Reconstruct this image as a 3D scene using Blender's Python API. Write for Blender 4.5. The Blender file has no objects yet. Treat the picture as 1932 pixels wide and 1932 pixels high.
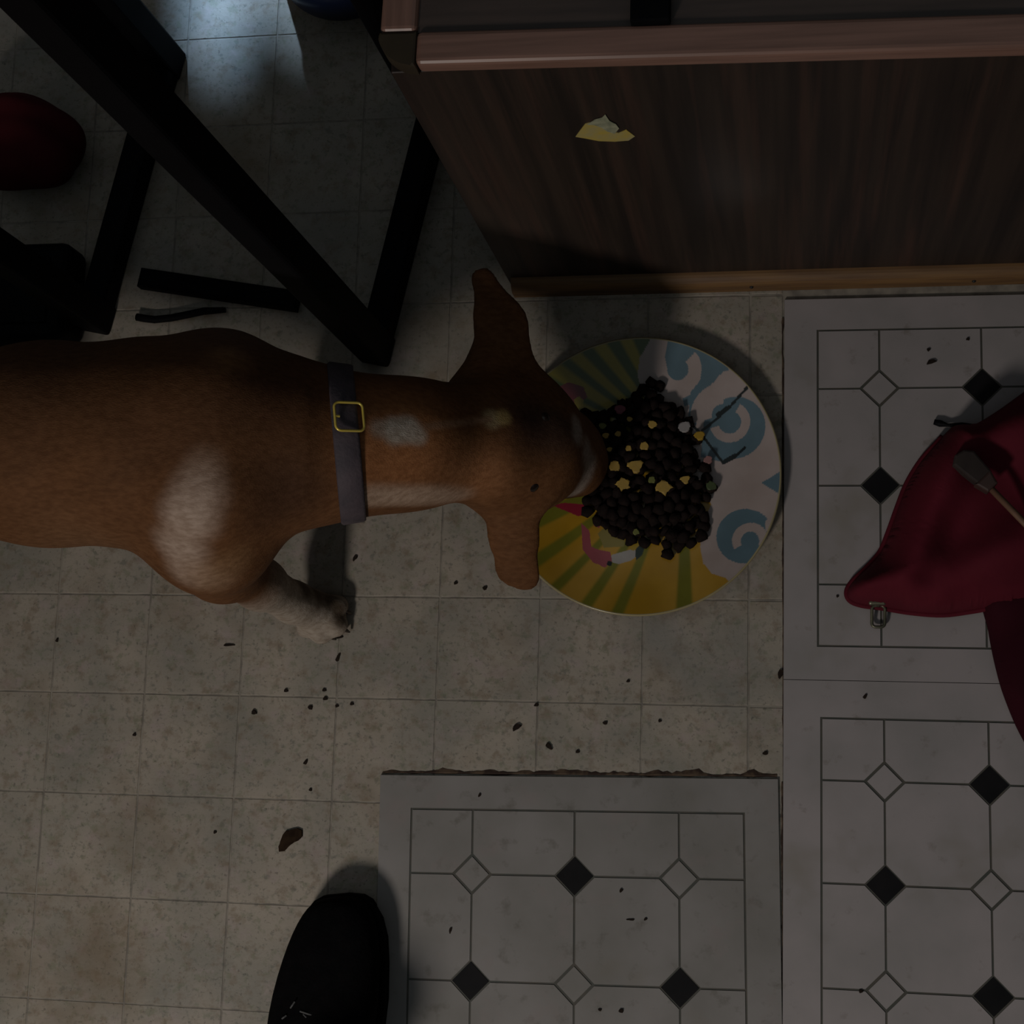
import bpy, bmesh, math, random
import numpy as np
from mathutils import Vector, Matrix

random.seed(7)
rng = np.random.default_rng(7)
scene = bpy.context.scene
C = scene.collection

# ------------------------------------------------------------------ camera
FPX = 3000.0
CAM = np.array([0.15182, -0.30032, 1.55])
A, B, G = 0.16843525, 0.17588966, -0.00263658


def rot(a, b, c):
    ca, sa, cb, sb, cc, sc = math.cos(a), math.sin(a), math.cos(b), math.sin(b), math.cos(c), math.sin(c)
    rz = np.array([[cc, -sc, 0], [sc, cc, 0], [0, 0, 1]])
    rx = np.array([[1, 0, 0], [0, ca, -sa], [0, sa, ca]])
    ry = np.array([[cb, 0, sb], [0, 1, 0], [-sb, 0, cb]])
    return rz @ rx @ ry


RC = rot(A, B, G)
cam_data = bpy.data.cameras.new('camera')
cam_data.sensor_width = 36
cam_data.lens = FPX / 1932 * 36
cam_data.clip_start = 0.02
cam = bpy.data.objects.new('camera', cam_data)
C.objects.link(cam)
M4 = Matrix([list(RC[i]) + [CAM[i]] for i in range(3)] + [[0, 0, 0, 1]])
cam.matrix_world = M4
scene.camera = cam

# ------------------------------------------------------------------ world, lights, exposure
scene.view_settings.view_transform = 'Standard'
scene.view_settings.look = 'None'
scene.view_settings.gamma = 1
scene.view_settings.use_curve_mapping = False
scene.view_settings.exposure = 0.0

world = bpy.data.worlds.new('world')
scene.world = world
world.use_nodes = True
bgn = world.node_tree.nodes['Background']
bgn.inputs[0].default_value = (0.85, 0.95, 1.0, 1)
bgn.inputs[1].default_value = 0.115


def spot(name, loc, target, energy, color, angle, blend, radius):
    l = bpy.data.lights.new(name, 'SPOT')
    l.energy = energy
    l.color = color
    l.spot_size = math.radians(angle)
    l.spot_blend = blend
    l.shadow_soft_size = radius
    o = bpy.data.objects.new(name, l)
    C.objects.link(o)
    o.location = loc
    o.rotation_euler = (Vector(target) - Vector(loc)).to_track_quat('-Z', 'Y').to_euler()
    return o


# the room's low lamp, behind and to the left of whoever holds the camera
spot('floor_lamp_beam', (-0.75, -1.62, 1.42), (-0.17, -0.56, 0), 48, (1.0, 0.92, 0.85), 92, 1.0, 0.15)
# daylight slipping past the things at the back of the room
spot('daylight_gap', (-0.66, 2.05, 0.95), (-0.472, 0.545, 0), 640, (0.42, 0.66, 1.0), 2.9, 1.0, 0.04)
spot('daylight_gap', (-0.95, 2.05, 0.95), (-0.390, 0.550, 0), 560, (0.50, 0.72, 1.0), 2.1, 1.0, 0.04)


# ------------------------------------------------------------------ helpers
def P(x, y, z=0.0):
    """point at height z seen at photograph pixel x, y"""
    d = RC @ np.array([x - 966, 966 - y, -FPX])
    return CAM + d * ((z - CAM[2]) / d[2])


def Py(x, y, yy):
    """point on the upright plane Y = yy seen at photograph pixel x, y"""
    d = RC @ np.array([x - 966, 966 - y, -FPX])
    return CAM + d * ((yy - CAM[1]) / d[1])


def V(a):
    return Vector((float(a[0]), float(a[1]), float(a[2])))


def srgb(r, g, b):
    f = lambda c: (c / 255 / 12.92) if c <= 10 else ((c / 255 + 0.055) / 1.055) ** 2.4
    return (f(r), f(g), f(b), 1)


def mat(name, col, rough=0.6, col2=None, scale=20, stretch=(1, 1, 1), bump=0.0, bscale=None,
        metal=0.0, spots=None, spec=0.5, coords='Object', ramp=(0.35, 0.65), rand=0.0, sheen=0.0, attr=None):
    m = bpy.data.materials.new(name)
    m.use_nodes = True
    nt = m.node_tree
    N, L = nt.nodes, nt.links
    b = N['Principled BSDF']
    b.inputs['Base Color'].default_value = col if len(col) == 4 else (*col, 1)
    b.inputs['Roughness'].default_value = rough
    b.inputs['Metallic'].default_value = metal
    b.inputs['Specular IOR Level'].default_value = spec
    if sheen:
        b.inputs['Sheen Weight'].default_value = sheen
        b.inputs['Sheen Roughness'].default_value = 0.5
    if coords == 'World':
        src = N.new('ShaderNodeNewGeometry').outputs['Position']
    else:
        src = N.new('ShaderNodeTexCoord').outputs['Object']
    mp = N.new('ShaderNodeMapping')
    mp.inputs['Scale'].default_value = stretch
    L.new(src, mp.inputs['Vector'])
    cur = None
    if attr:
        a = N.new('ShaderNodeAttribute')
        a.attribute_name = attr
        cur = a.outputs['Color']
    if col2 is not None:
        n = N.new('ShaderNodeTexNoise')
        n.inputs['Scale'].default_value = scale
        n.inputs['Detail'].default_value = 6
        L.new(mp.outputs[0], n.inputs['Vector'])
        r = N.new('ShaderNodeMapRange')
        r.inputs[1].default_value, r.inputs[2].default_value = ramp
        L.new(n.outputs['Fac'], r.inputs[0])
        x = N.new('ShaderNodeMix')
        x.data_type = 'RGBA'
        x.inputs[6].default_value = col if len(col) == 4 else (*col, 1)
        if cur is not None:
            L.new(cur, x.inputs[6])
            x.blend_type = 'MULTIPLY'
        x.inputs[7].default_value = col2 if len(col2) == 4 else (*col2, 1)
        L.new(r.outputs[0], x.inputs[0])
        cur = x.outputs[2]
    for (sc, lo, hi, c3, amt) in (spots or []):
        n = N.new('ShaderNodeTexNoise')
        n.inputs['Scale'].default_value = sc
        n.inputs['Detail'].default_value = 4
        n.inputs['Roughness'].default_value = 0.65
        L.new(mp.outputs[0], n.inputs['Vector'])
        r = N.new('ShaderNodeMapRange')
        r.inputs[1].default_value, r.inputs[2].default_value = lo, hi
        r.inputs[4].default_value = amt
        L.new(n.outputs['Fac'], r.inputs[0])
        x = N.new('ShaderNodeMix')
        x.data_type = 'RGBA'
        if cur is None:
            x.inputs[6].default_value = col if len(col) == 4 else (*col, 1)
        else:
            L.new(cur, x.inputs[6])
        x.inputs[7].default_value = c3 if len(c3) == 4 else (*c3, 1)
        L.new(r.outputs[0], x.inputs[0])
        cur = x.outputs[2]
    if rand:
        oi = N.new('ShaderNodeObjectInfo')
        r = N.new('ShaderNodeMapRange')
        r.inputs[3].default_value, r.inputs[4].default_value = 1 - rand, 1 + rand
        L.new(oi.outputs['Random'], r.inputs[0])
        x = N.new('ShaderNodeVectorMath')
        x.operation = 'SCALE'
        L.new(cur, x.inputs[0])
        L.new(r.outputs[0], x.inputs['Scale'])
        cur = x.outputs[0]
    if cur is not None:
        L.new(cur, b.inputs['Base Color'])
    if bump:
        n = N.new('ShaderNodeTexNoise')
        n.inputs['Scale'].default_value = bscale or scale
        n.inputs['Detail'].default_value = 5
        L.new(mp.outputs[0], n.inputs['Vector'])
        bp = N.new('ShaderNodeBump')
        bp.inputs['Strength'].default_value = bump
        bp.inputs['Distance'].default_value = 0.002
        L.new(n.outputs['Fac'], bp.inputs['Height'])
        L.new(bp.outputs[0], b.inputs['Normal'])
    return m


def empty(name, loc, label=None, cat=None, group=None):
    o = bpy.data.objects.new(name, None)
    o.empty_display_size = 0.02
    C.objects.link(o)
    o.location = V(loc)
    tag(o, label, cat, group)
    return o


def tag(o, label=None, cat=None, group=None, kind=None):
    if label:
        o['label'] = label
    if cat:
        o['category'] = cat
    if group:
        o['group'] = group
    if kind:
        o['kind'] = kind
    return o


def link(name, me, m, parent=None, smooth=False, origin=None):
    """mesh in world coordinates -> object, origin moved to a sensible point of its own"""
    o = bpy.data.objects.new(name, me)
    C.objects.link(o)
    if m is not None:
        me.materials.append(m)
    if smooth:
        me.shade_smooth()
    if origin is not None:
        og = V(origin)
        me.transform(Matrix.Translation(-og))
        o.location = og
    if parent is not None:
        o.parent = parent
        o.location = Vector(o.location) - wloc(parent)
    return o


def wloc(o):
    v = Vector(o.location)
    while o.parent:
        o = o.parent
        v = v + Vector(o.location)
    return v


def obj(name, bm, m, parent=None, smooth=False, origin=None):
    me = bpy.data.meshes.new(name)
    bmesh.ops.recalc_face_normals(bm, faces=bm.faces)
    bm.to_mesh(me)
    bm.free()
    if origin is None:
        co = np.array([v.co[:] for v in me.vertices])
        origin = ((co[:, 0].min() + co[:, 0].max()) / 2, (co[:, 1].min() + co[:, 1].max()) / 2, co[:, 2].min())
    return link(name, me, m, parent, smooth, origin)


def box(bm, lo, hi, bevel=0.0, seg=2):
    lo, hi = np.minimum(lo, hi), np.maximum(lo, hi)
    r = bmesh.ops.create_cube(bm, size=1)
    vs = r['verts']
    for v in vs:
        v.co = Vector([lo[i] + (v.co[i] + 0.5) * (hi[i] - lo[i]) for i in range(3)])
    if bevel:
        es = list({e for v in vs for e in v.link_edges})
        bmesh.ops.bevel(bm, geom=es, offset=bevel, segments=seg, affect='EDGES', profile=0.5)


def prism(bm, pts, z0, z1, bevel=0.0):
    """flat polygon (list of xy) extruded between two heights"""
    lo = [bm.verts.new((p[0], p[1], z0)) for p in pts]
    hi = [bm.verts.new((p[0], p[1], z1)) for p in pts]
    top = bm.faces.new(hi)
    bm.faces.new(lo[::-1])
    n = len(pts)
    for i in range(n):
        bm.faces.new((lo[i], lo[(i + 1) % n], hi[(i + 1) % n], hi[i]))
    if bevel:
        bmesh.ops.bevel(bm, geom=list(top.edges), offset=bevel, segments=2, affect='EDGES', profile=0.5)


def tube(bm, pts, rad, n=10, closed=False):
    pts = [V(p) for p in pts]
    rad = [rad] * len(pts) if not hasattr(rad, '__len__') else rad
    rings = []
    up = None
    for i, p in enumerate(pts):
        if closed:
            t = (pts[(i + 1) % len(pts)] - pts[i - 1]).normalized()
        else:
            t = (pts[min(i + 1, len(pts) - 1)] - pts[max(i - 1, 0)]).normalized()
        if up is None:
            up = t.orthogonal().normalized()
        up = (up - t * up.dot(t)).normalized()
        s = t.cross(up)
        rings.append([bm.verts.new(p + (up * math.cos(2 * math.pi * k / n) + s * math.sin(2 * math.pi * k / n)) * rad[i]) for k in range(n)])
    m = len(rings)
    for i in range(m if closed else m - 1):
        a, b = rings[i], rings[(i + 1) % m]
        for k in range(n):
            bm.faces.new((a[k], a[(k + 1) % n], b[(k + 1) % n], b[k]))
    if not closed:
        bm.faces.new(rings[0][::-1])
        bm.faces.new(rings[-1])


def lathe(bm, prof, center, n=64):
    rings = []
    for r, z in prof:
        if r < 1e-6:
            rings.append([bm.verts.new((center[0], center[1], center[2] + z))])
        else:
            rings.append([bm.verts.new((center[0] + r * math.cos(2 * math.pi * k / n), center[1] + r * math.sin(2 * math.pi * k / n), center[2] + z)) for k in range(n)])
    for a, b in zip(rings, rings[1:]):
        for k in range(n):
            if len(a) == 1 and len(b) > 1:
                bm.faces.new((a[0], b[k], b[(k + 1) % n]))
            elif len(b) == 1 and len(a) > 1:
                bm.faces.new((a[k], a[(k + 1) % n], b[0]))
            elif len(a) > 1:
                bm.faces.new((a[k], a[(k + 1) % n], b[(k + 1) % n], b[k]))


def inside(poly, x, y):
    poly = np.asarray(poly, float)
    x, y = np.asarray(x, float), np.asarray(y, float)
    r = np.zeros(x.shape, bool)
    j = len(poly) - 1
    for i in range(len(poly)):
        xi, yi = poly[i]
        xj, yj = poly[j]
        c = ((yi > y) != (yj > y)) & (x < (xj - xi) * (y - yi) / (yj - yi + 1e-12) + xi)
        r ^= c
        j = i
    return r


def segdist(pts, x, y):
    d = np.full(np.shape(x), 1e9)
    for (x0, y0), (x1, y1) in zip(pts, pts[1:]):
        vx, vy = x1 - x0, y1 - y0
        t = np.clip(((x - x0) * vx + (y - y0) * vy) / (vx * vx + vy * vy + 1e-12), 0, 1)
        d = np.minimum(d, np.hypot(x - x0 - t * vx, y - y0 - t * vy))
    return d


def setcol(me, cols, name='coat'):
    at = me.color_attributes.new(name, 'FLOAT_COLOR', 'POINT')
    c = np.ones((len(me.vertices), 4), np.float32)
    c[:, :3] = cols
    at.data.foreach_set('color', c.ravel())


# ------------------------------------------------------------------ floor of small worn squares
M_tile = mat('worn_vinyl', (0.38, 0.33, 0.27), 0.55, (0.27, 0.25, 0.21), 13, bump=0.15, bscale=160, coords='World', spec=0.35,
             spots=[(62, 0.52, 0.66, (0.20, 0.15, 0.10), 0.6), (120, 0.56, 0.66, (0.13, 0.135, 0.11), 0.55),
                    (34, 0.55, 0.68, (0.38, 0.31, 0.29), 0.6), (85, 0.55, 0.65, (0.19, 0.20, 0.13), 0.5), (5, 0.52, 0.68, (0.19, 0.135, 0.08), 0.6), (230, 0.6, 0.66, (0.08, 0.07, 0.055), 0.5), (3, 0.55, 0.7, (0.24, 0.235, 0.22), 0.6)], rand=0.035)
M_gap = mat('vinyl_seam', (0.29, 0.26, 0.215), 0.7, (0.18, 0.16, 0.135), 60, coords='World', ramp=(0.4, 0.62))
floor_bm = bmesh.new()
box(floor_bm, (-2.4, -2.2, -0.03), (2.0, 2.2, -0.0005))
floor = tag(obj('floor', floor_bm, M_gap, origin=(0, 0, 0)), 'worn beige vinyl floor of small embossed squares', None, None, 'structure')
# grid fitted to the embossed lines
ga = math.atan2(*(P(700, 1135) - P(0, 1128))[[1, 0]])
gx, gy = np.array([math.cos(ga), math.sin(ga)]), np.array([-math.sin(ga), math.cos(ga)])
g0 = P(452, 1312)[:2]
S = 0.1022
tb = bmesh.new()
box(tb, (-S / 2 + 0.0006, -S / 2 + 0.0006, -0.0018), (S / 2 - 0.0006, S / 2 - 0.0006, 0), 0.0006, 1)
tme = bpy.data.meshes.new('tile')
tb.to_mesh(tme)
tb.free()
tme.materials.append(M_tile)
XR = 0.1415
for i in range(-7, 8):
    for j in range(-6, 11):
        c = g0 + gx * (i + 0.5) * S + gy * (j + 0.5) * S
        if c[0] - S / 2 > XR - 0.004 or c[0] < -1.1:
            continue
        if c[0] + S / 2 > XR - 0.001:       # squares cut by the edge of the newer tiles
            bm = bmesh.new()
            x0 = -S / 2 + 0.0009
            x1 = XR - c[0]
            if x1 - x0 < 0.004:
                continue
            box(bm, (x0, -S / 2 + 0.0009, -0.003), (x1, S / 2 - 0.0009, 0), 0.0008, 1)
            me = bpy.data.meshes.new('tile')
            bm.to_mesh(me)
            bm.free()
            me.materials.append(M_tile)
        else:
            me = tme
        o = bpy.data.objects.new('tile', me)
        C.objects.link(o)
        o.location = (c[0], c[1], 0)
        o.rotation_euler.z = ga
        o.parent = floor

# plain kitchen walls around, outside the photograph
M_wall = mat('wall_paint', (0.30, 0.27, 0.23), 0.8, (0.27, 0.245, 0.21), 4, coords='World')
for nm, lo_, hi_ in (('wall_back', (-2.4, 2.15, -0.03), (2.0, 2.2, 2.5)), ('wall_front', (-2.4, -2.2, -0.03), (2.0, -2.15, 2.5)),
                     ('wall_left', (-2.4, -2.15, -0.03), (-2.35, 2.15, 2.5)), ('wall_right', (1.95, -2.15, -0.03), (2.0, 2.15, 2.5))):
    bm = bmesh.new()
    box(bm, lo_, hi_)
    tag(obj(nm, bm, M_wall), 'plain painted kitchen wall', None, None, 'structure')

# ------------------------------------------------------------------ newer printed tiles
M_white = mat('pale_tile', (0.36, 0.325, 0.325), 0.5, (0.30, 0.28, 0.275), 14, coords='World', spec=0.3, bump=0.05, bscale=90,
              spots=[(45, 0.62, 0.74, (0.17, 0.145, 0.12), 0.5), (7, 0.58, 0.75, (0.24, 0.2, 0.14), 0.4)])
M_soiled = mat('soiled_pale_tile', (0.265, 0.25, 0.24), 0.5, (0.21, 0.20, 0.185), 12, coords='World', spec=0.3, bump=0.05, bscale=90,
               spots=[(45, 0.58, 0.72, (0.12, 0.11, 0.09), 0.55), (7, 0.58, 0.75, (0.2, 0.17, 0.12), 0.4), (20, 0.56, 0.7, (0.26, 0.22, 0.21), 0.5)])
M_line = mat('tile_line', (0.055, 0.06, 0.05), 0.6, (0.08, 0.07, 0.055), 60, coords='World')
M_blackd = mat('black_tile', (0.006, 0.006, 0.007), 0.6, (0.010, 0.009, 0.010), 40, coords='World', spec=0.15)


def printed_tile(origin, ux, size, border, label, M_white=M_white):
    """origin = far left corner; ux = unit vector along the far edge; the tile runs towards the camera"""
    ux = np.array(ux) / np.linalg.norm(ux)
    uy = np.array([ux[1], -ux[0]])
    W = lambda a, b: (origin + ux * a + uy * b)
    root = empty('vinyl_tile', (*W(size / 2, size / 2), 0), label, 'floor tile', 'printed black and white vinyl tiles')
    bm = bmesh.new()
    prism(bm, [W(0, 0), W(size, 0), W(size, size), W(0, size)], -0.001, 0.0022)
    obj('backing', bm, M_line, root)
    z0, z1 = 0.0015, 0.0029
    lw = 0.0010
    # plain margin around the pattern
    bm = bmesh.new()
    o_ = [W(0.0001, 0.0001), W(size - 0.0001, 0.0001), W(size - 0.0001, size - 0.0001), W(0.0001, size - 0.0001)]
    e = border - lw
    i_ = [W(e, e), W(size - e, e), W(size - e, size - e), W(e, size - e)]
    vs = {}
    for nm, pp in (('o', o_), ('i', i_)):
        for k, p in enumerate(pp):
            vs[nm, k, 0] = bm.verts.new((*p, z0))
            vs[nm, k, 1] = bm.verts.new((*p, z1))
    for k in range(4):
        q = (k + 1) % 4
        bm.faces.new((vs['o', k, 1], vs['o', q, 1], vs['i', q, 1], vs['i', k, 1]))
        bm.faces.new((vs['o', k, 0], vs['o', q, 0], vs['o', q, 1], vs['o', k, 1]))
        bm.faces.new((vs['i', k, 0], vs['i', q, 0], vs['i', q, 1], vs['i', k, 1]))
        bm.faces.new((vs['o', k, 0], vs['o', q, 0], vs['i', q, 0], vs['i', k, 0]))
    obj('margin', bm, M_white, root)
    inner = size - 2 * border
    g = [border, border + inner * 0.19, border + inner * 0.5, border + inner * 0.81, border + inner]
    d = 0.0175 * size / 0.38
    for i in range(4):
        for j in range(4):
            pts = []
            for (ci, cj, sx, sy) in ((i, j, 1, 1), (i + 1, j, -1, 1), (i + 1, j + 1, -1, -1), (i, j + 1, 1, -1)):
                cx, cy = g[ci], g[cj]
                if 0 < ci < 4 and 0 < cj < 4:
                    dd = d + lw * 1.4
                    q = [(cx + sx * lw, cy + sy * dd), (cx + sx * dd, cy + sy * lw)]
                    if (sx * sy) < 0:
                        q = q[::-1]
                    pts += q
                else:
                    pts.append((cx + sx * lw, cy + sy * lw))
            bm = bmesh.new()
            prism(bm, [W(*p) for p in pts], z0, z1)
            obj('tile_piece', bm, M_white, root)
    for i in range(1, 4):
        for j in range(1, 4):
            black = (i + j) % 2 == 1
            r = d - (0 if black else lw * 1.4)
            bm = bmesh.new()
            prism(bm, [W(g[i] + r, g[j]), W(g[i], g[j] + r), W(g[i] - r, g[j]), W(g[i], g[j] - r)], z0, z1)
            obj('diamond', bm, M_blackd if black else M_white, root)
    return root


ta = P(1480, 567)[:2]
ux_ = np.array([1, -0.004])
s1 = 0.3765
printed_tile(ta, ux_, s1, 0.0325, 'upper printed vinyl tile, half under the crimson bag beside the plate')
printed_tile(ta + np.array([ux_[1], -1]) * (s1 + 0.0004), ux_, s1, 0.0355, 'printed vinyl tile in the lower right corner, below the bag')
tl, tr = P(719, 1462)[:2], P(1468, 1470)[:2]
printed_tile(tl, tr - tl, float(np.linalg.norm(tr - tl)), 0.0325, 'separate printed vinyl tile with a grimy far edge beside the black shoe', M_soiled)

# ------------------------------------------------------------------ wooden cabinet
M_veneer = mat('dark_veneer', (0.042, 0.028, 0.021), 0.55, (0.021, 0.015, 0.0125), 3.0, (26, 26, 1.0), bump=0.1, bscale=4, spec=0.3, coords='World',
               spots=[(1.6, 0.5, 0.7, (0.085, 0.042, 0.030), 0.6)])
M_rail = mat('red_brown_wood', (0.30, 0.165, 0.125), 0.38, (0.22, 0.12, 0.09), 3, (3, 60, 60), spec=0.5, coords='World')
M_railside = mat('red_brown_wood_side', (0.30, 0.165, 0.125), 0.38, (0.22, 0.12, 0.09), 3, (60, 3, 60), spec=0.5, coords='World')
M_trim = mat('tan_wood', (0.20, 0.105, 0.036), 0.6, (0.12, 0.06, 0.024), 3, (4, 50, 50), coords='World')
M_cap = mat('dark_corner', (0.055, 0.042, 0.026), 0.5, (0.04, 0.03, 0.02), 30, spec=0.2)
M_top = mat('dark_top', (0.085, 0.06, 0.05), 0.5, (0.055, 0.04, 0.034), 5, (2, 20, 2), coords='World')
FY = 0.2005                      # front face
ZT = 0.519                         # top of the rails
XL = float(P(752, 150, 0.48)[0])  # left end
XE = 1.15
BY = 0.75
cab = empty('wooden_cabinet', (XL + 0.5, FY + 0.25, 0), 'low dark wooden cabinet with reddish wood-edged top and tan base trim', 'cabinet')
bm = bmesh.new()
box(bm, (XL + 0.004, FY + 0.006, 0), (XE, BY, 0.500))
obj('carcass', bm, M_veneer, cab)
bm = bmesh.new()
box(bm, (XL, FY, 0.0), (XE, FY + 0.008, 0.5025), 0.0008, 1)
obj('front_panel', bm, M_veneer, cab)
RW = 0.0275
ox = float(P(712, 100, ZT)[0])    # outer edge of the side rail
fy = FY - 0.0008
RF = 0.0250                      # width of the front rail
TOPROT = Matrix.Translation((ox, fy, 0)) @ Matrix.Rotation(-0.027, 4, 'Z') @ Matrix.Translation((-ox, -fy, 0))
bm = bmesh.new()
box(bm, (ox + RW, fy + RF, 0.500), (XE, BY, ZT - 0.004))
bm.transform(TOPROT)
obj('top_panel', bm, M_top, cab)
bm = bmesh.new()
box(bm, (ox + RW, fy, 0.5025), (XE, fy + RF, ZT), 0.004, 3)
bm.transform(TOPROT)
obj('front_rail', bm, M_rail, cab, smooth=False)
bm = bmesh.new()
box(bm, (ox, fy + RF, 0.5025), (ox + RW, BY, ZT), 0.004, 3)
bm.transform(TOPROT)
obj('side_rail', bm, M_railside, cab)
bm = bmesh.new()
pts = [(ox + RW, fy + RF), (ox, fy + RF)] + [(ox + RW - (RW + 0.001) * math.cos(t), fy + RF - (RF + 0.001) * math.sin(t)) for t in np.linspace(0.08, math.pi / 2, 12)]
prism(bm, pts, 0.502, ZT - 0.0005, 0.002)
bm.transform(TOPROT)
obj('corner_cap', bm, M_cap, cab)
# base trim along the floor: quarter-round
bm = bmesh.new()
tx = float(P(968, 555, 0.01)[0])
n = 8
prof = [(FY, 0.0), (FY, 0.026)] + [(FY - 0.013 * math.sin(t), 0.013 + 0.013 * math.cos(t)) for t in np.linspace(0.0, math.pi / 2, n)] + [(FY - 0.013, 0.0)]
a = [bm.verts.new((tx, p[0], p[1])) for p in prof]
b = [bm.verts.new((XE, p[0], p[1])) for p in prof]
bm.faces.new(a)
bm.faces.new(b[::-1])
for k in range(len(prof)):
    q = (k + 1) % len(prof)
    bm.faces.new((a[k], a[q], b[q], b[k]))
obj('base_trim', bm, M_trim, cab)
M_dark = mat('blackened_metal', (0.01, 0.01, 0.011), 0.35, (0.02, 0.02, 0.02), 30)
for (px, py) in ((1418, 555), (1838, 548)):
    p = P(px, py, 0.014)
    bm = bmesh.new()
    bmesh.ops.create_uvsphere(bm, u_segments=10, v_segments=6, radius=0.0022, matrix=Matrix.Translation((p[0], FY - 0.0125, 0.014)))
    obj('nail_head', bm, M_dark, cab)
# black square thing on the cabinet top
q0, q1 = P(1190, -70, ZT + 0.006), P(1264, 36, ZT + 0.006)
bm = bmesh.new()
box(bm, (q0[0], q1[1], ZT - 0.0038), (q1[0], q0[1], ZT + 0.006), 0.0015, 2)
tag(obj('block', bm, mat('matt_black', (0.003, 0.003, 0.004), 0.8, (0.005, 0.005, 0.006), 20, spec=0.05)), 'small black square block lying on the cabinet top', 'block')
M_tape = mat('tan_patch', (0.15, 0.085, 0.05), 0.5, (0.10, 0.06, 0.035), 60)
q0, q1 = P(1193, 37, ZT - 0.004), P(1264, 61, ZT - 0.004)
bm = bmesh.new()
box(bm, (q0[0], q1[1] + 0.0005, ZT - 0.0045), (q1[0], q0[1], ZT - 0.003))
obj('tan_inlay', bm, M_tape, cab)
# torn yellow sticker on the front panel
M_yel = mat('yellow_paper', (0.50, 0.38, 0.07), 0.7, (0.42, 0.36, 0.16), 80)
M_pap = mat('torn_paper', (0.42, 0.42, 0.28), 0.8, (0.22, 0.24, 0.16), 120)


def panel_poly(px, thick, off):
    bm = bmesh.new()
    w = [Py(x, y, FY) for x, y in px]
    lo = [bm.verts.new((p[0], FY - off, p[2])) for p in w]
    hi = [bm.verts.new((p[0], FY - off - thick, p[2])) for p in w]
    bm.faces.new(hi)
    bm.faces.new(lo[::-1])
    for i in range(len(w)):
        j = (i + 1) % len(w)
        bm.faces.new((lo[i], lo[j], hi[j], hi[i]))
    return bm


st = empty('torn_sticker', Py(1140, 264, FY - 0.0005), 'torn yellow paper sticker on the dark cabinet front', 'sticker')
obj('paper', panel_poly([(1086, 257), (1094, 246), (1104, 233), (1118, 229), (1132, 231), (1150, 247), (1168, 250), (1182, 244), (1198, 256), (1186, 264), (1160, 266), (1130, 265), (1104, 260)], 0.0006, 0.0), M_yel, st)
obj('torn_layer', panel_poly([(1108, 233), (1122, 224), (1136, 220), (1142, 214), (1150, 226), (1162, 232), (1168, 240), (1160, 250), (1146, 246), (1134, 238), (1122, 234)], 0.0005, 0.0006), M_pap, st)

# ------------------------------------------------------------------ black metal stand at the upper left
M_metal = mat('black_metal', (0.0035, 0.0035, 0.0045), 0.6, (0.005, 0.005, 0.006), 12, spec=0.06)
fA = P(714, 662)[:2]
fv = P(815, 262)[:2] - fA
fv /= np.linalg.norm(fv)
fu = np.array([fv[1], -fv[0]])
wid = 0.312
fB = fA - fu * wid
dep = 0.262
stand = empty('metal_stand', (*(fB + fu * wid / 2 + fv * dep / 2), 0), 'black metal stand with square posts and floor runners between dog and cabinet', 'stand')
HT = 0.88


def barbox(a0, a1, half, z0, z1, name):
    """box in the stand's own axes"""
    d = np.array(a1) - np.array(a0)
    bm = bmesh.new()
    lo = np.minimum(a0, a1) - half
    hi = np.maximum(a0, a1) + half
    box(bm, (lo[0], lo[1], z0), (hi[0], hi[1], z1), 0.003, 2)
    m = Matrix(((fu[0], fv[0], 0, fB[0]), (fu[1], fv[1], 0, fB[1]), (0, 0, 1, 0), (0, 0, 0, 1)))
    bm.transform(m)
    return obj(name, bm, M_metal, stand)


for u, v0, v1 in ((0, -0.024, 0.270), (wid, 0.0, dep)):
    for v in (v0, v1):
        barbox((u, v), (u, v), 0.0158, 0.0, HT - 0.02, 'post')
    barbox((u, v0 + 0.0158), (u, v1 - 0.0158), 0.0138, 0.0, 0.03, 'runner')
    barbox((u, v0 + 0.0158), (u, v1 - 0.0158), 0.0138, HT - 0.05, HT - 0.02, 'top_rail')
M_board = mat('black_board', (0.012, 0.012, 0.013), 0.5, (0.018, 0.017, 0.016), 6)
bm = bmesh.new()
box(bm, (-0.02, -0.052, HT - 0.02), (wid + 0.02, dep + 0.02, HT), 0.003)
bm.transform(Matrix(((fu[0], fv[0], 0, fB[0]), (fu[1], fv[1], 0, fB[1]), (0, 0, 1, 0), (0, 0, 0, 1))))
obj('board', bm, M_board, stand)

# flat black bar on the floor by the stand
p0, p1 = P(262, 522, 0.012), P(560, 566, 0.012)
dv = (p1 - p0)[:2]
dv /= np.linalg.norm(dv)
nv = np.array([-dv[1], dv[0]]) * 0.0105
bm = bmesh.new()
prism(bm, [p0[:2] - nv, p1[:2] - nv, p1[:2] + nv, p0[:2] + nv], 0.0, 0.014, 0.003)
tag(obj('flat_bar', bm, M_metal), 'flat black bar lying on the floor under the stand, left of its front post', 'bar')

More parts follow.
